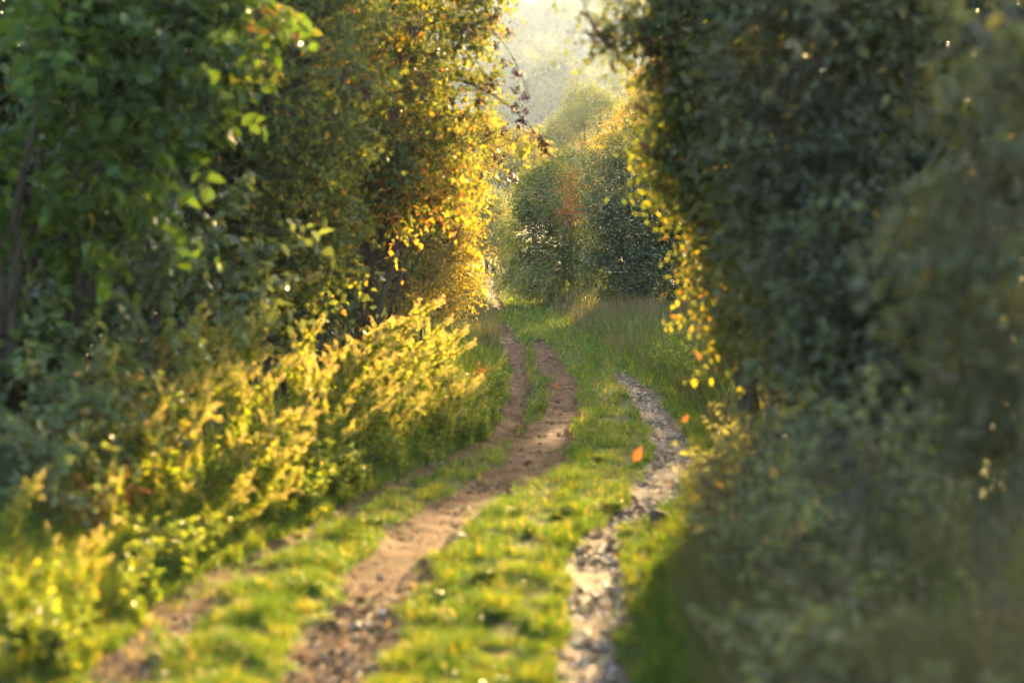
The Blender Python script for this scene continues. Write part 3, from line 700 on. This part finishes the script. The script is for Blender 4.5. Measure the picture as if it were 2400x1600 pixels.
def plume_weed(seed, h, lean, nbr=11):
    """tall weed: bent stem, lance-shaped leaves, feathery flower plumes"""
    r = np.random.default_rng(seed)
    root = thing('plumed_weed', 'x', 'weed')
    path = stem_path(h, lean, r); sb = Bag(); pb = Bag(); lb = Bag()
    v, f = tube(path, np.linspace(.006, .002, 10), 5); sb.add(v, f)
    def pt(t): return np.stack([np.interp(t, np.linspace(0, 1, 10), path[:, k]) for k in range(3)], -1)
    spikes = [(path[-4], path[-1], h * .0)] if False else []
    # side branches carrying plumes
    br = []
    for i in range(nbr):
        t0 = r.uniform(.40, .93); a = pt(np.array([t0]))[0]
        d = unit(np.array([lean[0] * 1.2, lean[1] * 1.2, .75]) + r.normal(size=3) * .42); L = h * r.uniform(.14, .30) * (1.25 - t0 * .5)
        br.append((a, a + d * L))
    br.append((pt(np.array([.72]))[0], path[-1]))
    A = np.array([b[0] for b in br]); B = np.array([b[1] for b in br]); v, f = twigs(A, B, np.full(len(A), .0025)); sb.add(v, f)
    for a, b in br:
        L = np.linalg.norm(b - a); n = int(430 * L); t = r.uniform(.15, 1.03, n)
        ax = unit(b - a); rr = .019 * np.sin(np.clip(t, .05, 1) * 2.6) ** .6 + .004
        o = unit(r.normal(size=(n, 3))); P = a + (b - a) * t[:, None] + o * (rr * r.uniform(.2, 1, n))[:, None]
        D = unit(o + ax * .8 + r.normal(size=(n, 3)) * .3); sz = r.uniform(.009, .018, n)
        v, f, m = leaf_faces(P, D, unit(r.normal(size=(n, 3))), sz, sz * .7, hexa=False); pb.add(v, f, np.repeat(np.clip(.5 + .25 * r.normal(size=n), 0, 1), m))
    n = int(130 * h); t = r.uniform(.12, .92, n); P = pt(t); an = r.uniform(0, 6.28, n)
    D = unit(np.stack([np.cos(an), np.sin(an), r.uniform(-.5, .5, n)], 1)); L = r.uniform(.045, .10, n) * (1.25 - .5 * t)
    v, f, m = leaf_faces(P, D, unit(UPV + r.normal(size=(n, 3)) * .4), L, L * .38, curl=.3); lb.add(v, f, np.repeat(np.clip(.62 + .2 * r.normal(size=n) + (1 - t) * .1, 0, 1), m))
    n2 = len(br) * 14; k = r.integers(0, len(br), n2); t = r.uniform(0, .8, n2)
    P = A[k] + (B[k] - A[k]) * t[:, None]; D = unit(r.normal(size=(n2, 3)) + unit(B[k] - A[k])); L = r.uniform(.025, .055, n2)
    v, f, m = leaf_faces(P, D, unit(UPV + r.normal(size=(n2, 3)) * .5), L, L * .45); lb.add(v, f, np.repeat(np.clip(.68 + .2 * r.normal(size=n2), 0, 1), m))
    link('stem', sb.mesh('weed_stem', M['stem']), root); link('leaf_whorl', lb.mesh('weed_leaves', M['herb']), root); link('plume', pb.mesh('weed_plume', M['plume']), root)
    return root

def leafy_herb(seed, h, mat, nst=6, leaf=.07, name='leafy_herb', cat='weed'):
    r = np.random.default_rng(seed); root = thing(name, 'x', cat); sb = Bag(); lb = Bag()
    for s in range(nst):
        an = r.uniform(0, 6.28); le = np.array([math.cos(an), math.sin(an)]) * r.uniform(.15, .7)
        hh = h * r.uniform(.6, 1.1); path = stem_path(hh, le, r, 7); path[:, :2] += r.uniform(-.06, .06, 2)
        v, f = tube(path, np.linspace(.004, .0015, 7), 4); sb.add(v, f)
        n = int(9 + hh * 26); t = r.uniform(.15, 1, n); P = np.stack([np.interp(t, np.linspace(0, 1, 7), path[:, k]) for k in range(3)], -1)
        aa = r.uniform(0, 6.28, n); D = unit(np.stack([np.cos(aa), np.sin(aa), r.uniform(-.3, .6, n)], 1)); L = leaf * r.uniform(.6, 1.2, n) * (1.15 - .45 * t)
        v, f, m = leaf_faces(P, D, unit(UPV + r.normal(size=(n, 3)) * .45), L, L * .52, curl=.28); lb.add(v, f, np.repeat(np.clip(.5 + .2 * r.normal(size=n), 0, 1), m))
    link('stem', sb.mesh('herb_stem', M['stem']), root); link('leaf_spray', lb.mesh('herb_leaves', M[mat]), root)
    return root

def use(proto, flag, loc, rz, s, label, group, tilt=(0, 0)):
    if proto.name not in flag:
        flag.add(proto.name); o = proto; o.location = loc; o.rotation_euler = (tilt[0], tilt[1], rz); o.scale = (s, s, s); o['label'] = label; o['group'] = group
        return o
    return copy_tree(proto, loc, (tilt[0], tilt[1], rz), (s, s, s), label, group)

used = set()
r = np.random.default_rng(57)
pw = [plume_weed(500 + k, 1.0, ln, (11, 9, 13, 4, 7, 5)[k]) for k, ln in enumerate([(.45, -.05), (.65, .1), (.15, -.15), (.4, .2), (.8, 0), (-.15, .1)])]
G_P = 'golden plumed weeds on the sunlit verge'
cnt = 0
while cnt < 135:
    y = 12.2 + 15.3 * r.random() ** .9
    e = float(left_edge(y)); dd = r.uniform(.22, 1.75)
    x = e - dd
    if x < -y * .225: continue
    if y < 17.5 and r.random() < .45: continue
    hgt = (.58 + .40 * min(1, dd / .9)) * r.uniform(.6, 1.25)
    if y < 17.5: hgt *= .75
    k = int(r.integers(0, 6))
    size = 'short' if hgt < .72 else 'waist high' if hgt < .92 else 'tall'
    bend = ('bent over', 'leaning', 'upright', 'slanting', 'arching', 'straight')[k]
    where = 'at the rut edge' if dd < .6 else 'amid the verge' if dd < 1.2 else 'deep against the hedge'
    near = ('in the near corner' if y < 14.5 else 'below the shaded bramble' if y < 17.5 else 'below the grey hazel' if y < 20 else
            'below the yellowing hawthorn' if y < 23 else 'below the berried elder' if y < 25.5 else 'beside the golden shrub')
    lab = f'{size} {bend} golden plumed weed {where} {near}'
    use(pw[k], used, (x, y, float(height(x, y)) - .02), r.normal() * .9, hgt, lab, G_P, (r.normal() * .10, r.normal() * .12)); cnt += 1
for px, py, Y, h_, lab in [(1150, 880, 25.5, 1.0, 'golden plumed weed leaning farthest over towards the track'),
                           (700, 700, 23.5, 1.45, 'tallest golden plumed weed rising in front of dark hawthorn'),
                           (1035, 770, 25.5, 1.25, 'golden plumed weed tallest of those beside the golden shrub')]:
    p = at(px - 120, py, Y); z = float(height(p[0] - .35, Y))
    use(pw[1], used, (p[0] - .35, Y, z - .02), 0.1, h_, lab, G_P)
hb = [leafy_herb(600 + k, .42, 'herb', 7) for k in range(4)]
G_B = 'low leafy herbs at the foot of the sunlit verge'
for i in range(150):
    y = 11.8 + 19 * r.random() ** 1.5; e = float(left_edge(y)); x = e - abs(r.normal()) * .6 - .05
    sc_ = r.uniform(.6, 1.25)
    near = ('in the near corner' if y < 14 else 'below the shaded bramble' if y < 17 else 'below the grey hazel' if y < 20 else 'below the yellowing hawthorn' if y < 23 else
            'below the berried elder' if y < 27 else 'at the bend by the golden shrub')
    lab = f"{'tiny' if sc_ < .75 else 'small' if sc_ < .92 else 'bushy' if sc_ < 1.1 else 'large'} green herb {'touching the narrow rut' if e - x < .25 else 'on the verge' if e - x < .6 else 'back under the plumed weeds'} {near}"
    use(hb[int(r.integers(0, 4))], used, (x, y, float(height(x, y)) - .02), r.uniform(0, 6.28), sc_, lab, G_B)
nb = [leafy_herb(700 + k, .85, 'shadeherb', 7, .115, 'nettle_clump', 'nettle') for k in range(4)]
G_N = 'nettles along the shaded verge'
for i in range(110):
    y = 8.0 + 13 * r.random() ** 1.2; e = float(right_edge(y)); x = e + (.45 if y > 11 else .25) + abs(r.normal()) * .6
    if x > y * .24: x = e + .40 + r.random() * .35
    sc_ = r.uniform(.45, 1.0)
    near = ('closest to the camera' if y < 9 else 'in front of the bramble thicket' if y < 12 else 'in front of the dog rose' if y < 15 else 'beside the stony rut' if y < 18 else 'under the shaded hawthorn')
    lab = f"{'small' if sc_ < .62 else 'middling' if sc_ < .82 else 'tall'} grey green nettle clump {'at the rut edge' if x - e < .45 else 'on the shaded bank' if x - e < .9 else 'back against the hedge'} {near}"
    use(nb[int(r.integers(0, 4))], used, (x, y, float(height(x, y)) - .02), r.uniform(0, 6.28), sc_, lab, G_N)
vb = [leafy_herb(800 + k, .55, 'herb', 6, .06, 'verge_herb', 'weed') for k in range(3)]
dw = [leafy_herb(760 + k, .75, 'dryherb', 9, .05, 'dry_weed', 'weed') for k in range(2)]
for i in range(46):
    y = 8.5 + 10 * r.random(); e = float(right_edge(y)); x = e + .35 + abs(r.normal()) * .5
    sc_ = r.uniform(.6, 1.15)
    near = 'closest to the camera' if y < 10 else 'in front of the bramble thicket' if y < 12.5 else 'in front of the dog rose' if y < 15.5 else 'under the shaded hawthorn'
    lab = f"{'short' if sc_ < .78 else 'middling' if sc_ < .98 else 'tall'} dry beige weed {'low' if x - e < .7 else 'high'} on the bank {near}"
    use(dw[i % 2], used, (x, y, float(height(x, y)) - .02), r.uniform(0, 6.28), sc_, lab, 'dry weeds on the shaded bank')
for i in range(16):
    y = 17.0 + 3.6 * (i + r.random()) / 16; e = float(right_edge(y)); x = e + r.uniform(.42, .85); sc_ = r.uniform(.7, 1.0)
    use(nb[i % 4], used, (x, y, float(height(x, y)) - .02), r.uniform(0, 6.28), sc_, f"nettle clump {'beside' if x - e < .62 else 'well behind'} the neck of the stony rut, {('low', 'spreading', 'bushy', 'tall')[i % 4]} {'and near' if y < 18.8 else 'and farther off'}", G_N)
pl = [leafy_herb(860 + k, .11, 'field_maple', 6, .055, 'track_plantain', 'weed') for k in range(2)]
cnt = 0
while cnt < 34:
    y = 12.3 + 20 * r.random() ** 1.4; x = float(left_edge(y)) + .1 + r.random() * float(right_edge(y) - left_edge(y) - .1)
    if float(rut_any(np.array([x]), np.array([y]))[0]) > -.06: continue
    cnt += 1; sc_ = r.uniform(.5, 1.1)
    xb = float(np.interp(y, RUT_B[:, 0], (RUT_B[:, 1] + RUT_B[:, 2]) / 2))
    far = 'nearest the camera' if y < 14.5 else 'before the narrow neck' if y < 18 else 'level with the stone row' if y < 22 else 'near the bend'
    lab = f"{'tiny' if sc_ < .7 else 'small' if sc_ < .9 else 'broad'} plantain in the grass strip {'beside the sunlit verge' if x < xb else 'between dirt and stony ruts'} {far}"
    use(pl[cnt % 2], used, (x, y, float(height(x, y)) - .01), r.uniform(0, 6.28), sc_, lab, 'plantains growing in the track')
G_V = 'herbs among the pale grass beside the curved stony rut'
for i in range(45):
    y = 17 + 20 * r.random(); e = float(right_edge(y)); x = e + .3 + abs(r.normal()) * .4
    sc_ = r.uniform(.5, 1.1)
    near = 'at the stony rut neck' if y < 21 else 'by the lower stony curve' if y < 26 else 'by the upper stony curve' if y < 31 else 'beyond the stony bed'
    lab = f"{'small' if sc_ < .7 else 'bushy' if sc_ < .9 else 'tall'} green herb {'at the edge of' if x - e < .55 else 'deep in'} pale grass {near}"
    use(vb[int(r.integers(0, 3))], used, (x, y, float(height(x, y)) - .02), r.uniform(0, 6.28), sc_, lab, G_V)
db = [leafy_herb(900 + k, .7, 'rust', 5, .10, 'dock_plant', 'weed') for k in range(2)]
for px, py, Y, s, lab in [(200, 1080, 16.5, .8, 'rusty brown dead dock at the foot of the shaded bramble'), (270, 1040, 17, .7, 'smaller rusty dock beside the dead brown one'),
                          (840, 720, 27.5, .9, 'rusty dock under the golden shrub'), (1120, 740, 31, .7, 'rusty red dock at the corner of the golden shrub by the track'),
                          (1930, 970, 14, .55, 'rusty dock in the shaded dog rose'), (1720, 800, 21, .6, 'orange brown dock under the shaded hawthorn')]:
    p = at(px, py, Y); use(db[int(r.integers(0, 2))], used, (p[0], Y, float(height(p[0], Y))), r.uniform(0, 6), s, lab, 'rusty docks in the verges')

# single orange leaves standing on stalks at the edge of the grass
def stalk_leaf(px, py, Y, size, label, tilt):
    p = at(px, py, Y); g = float(height(p[0], Y)); root = thing('leaf_stalk', label, 'leaf', (p[0], Y, g), 'orange leaves on stalks')
    path = np.array([[.04, 0, 0], [.03, 0, (p[2] - g) * .5], [0, 0, p[2] - g - size * .4]]); t = np.linspace(0, 1, 6)
    path = np.stack([np.interp(t, [0, .5, 1], path[:, k]) for k in range(3)], -1)
    v, f = tube(path, np.linspace(.0025, .0012, 6), 4); link('stem', np_mesh('leaf_stem', v, [f], M['stem'], np.zeros(len(f))), root)
    D = unit(np.array([[math.sin(tilt), -.2, math.cos(tilt)]])); v, f, m = leaf_faces(path[-1:], D, unit(np.array([[.1, -1.0, .1]])), np.array([size]), np.array([size * .6]), fold=.32, curl=.38)
    link('leaf', np_mesh('leaf_blade', v, [f], M['orange'], np.full(len(f), .5)), root)
stalk_leaf(1485, 1065, 17.5, .115, 'large orange leaf upright on the grass beside the stony bed', .5)
stalk_leaf(1305, 905, 28, .07, 'small orange leaf at the edge of the broad dirt rut', .2)
stalk_leaf(1640, 835, 20, .08, 'orange leaf in the pale grass under the shaded hawthorn', -.4)
stalk_leaf(1600, 980, 19, .07, 'yellow orange leaf on a bent stalk above the curved stony bed', .7)

# ------------------------------------------------------------------ haze
hb_v = np.array([[x, y, z] for x in (-940, 940) for y in (-160, 1140) for z in (-2, 72)], float)
hf = np.array([[0, 1, 3, 2], [4, 6, 7, 5], [0, 4, 5, 1], [2, 3, 7, 6], [0, 2, 6, 4], [1, 5, 7, 3]])
hm = bpy.data.materials.new('haze_air'); hm.use_nodes = True
hn = hm.node_tree.nodes; hl = hm.node_tree.links
hn.remove(hn['Principled BSDF'])
pv = hn.new('ShaderNodeVolumePrincipled'); pv.inputs['Color'].default_value = (.44, .60, 1.0, 1); pv.inputs['Density'].default_value = HAZE_DENSITY; pv.inputs['Anisotropy'].default_value = HAZE_G
hl.new(pv.outputs['Volume'], hn['Material Output'].inputs['Volume'])
for o in [p for p in bpy.data.objects if p.get('label') == 'x']:
    for c in list(o.children): bpy.data.objects.remove(c)
    bpy.data.objects.remove(o)
for o in bpy.data.objects:
    if o.name.split('.')[0] in ('crown', 'leaf_spray', 'leaf_whorl', 'plume', 'trunk') and o.parent: o['kind'] = 'stuff'
tag(link('haze', np_mesh('haze', hb_v, [hf], hm)), 'thin golden evening haze over the whole lane', 'haze', kind='stuff')
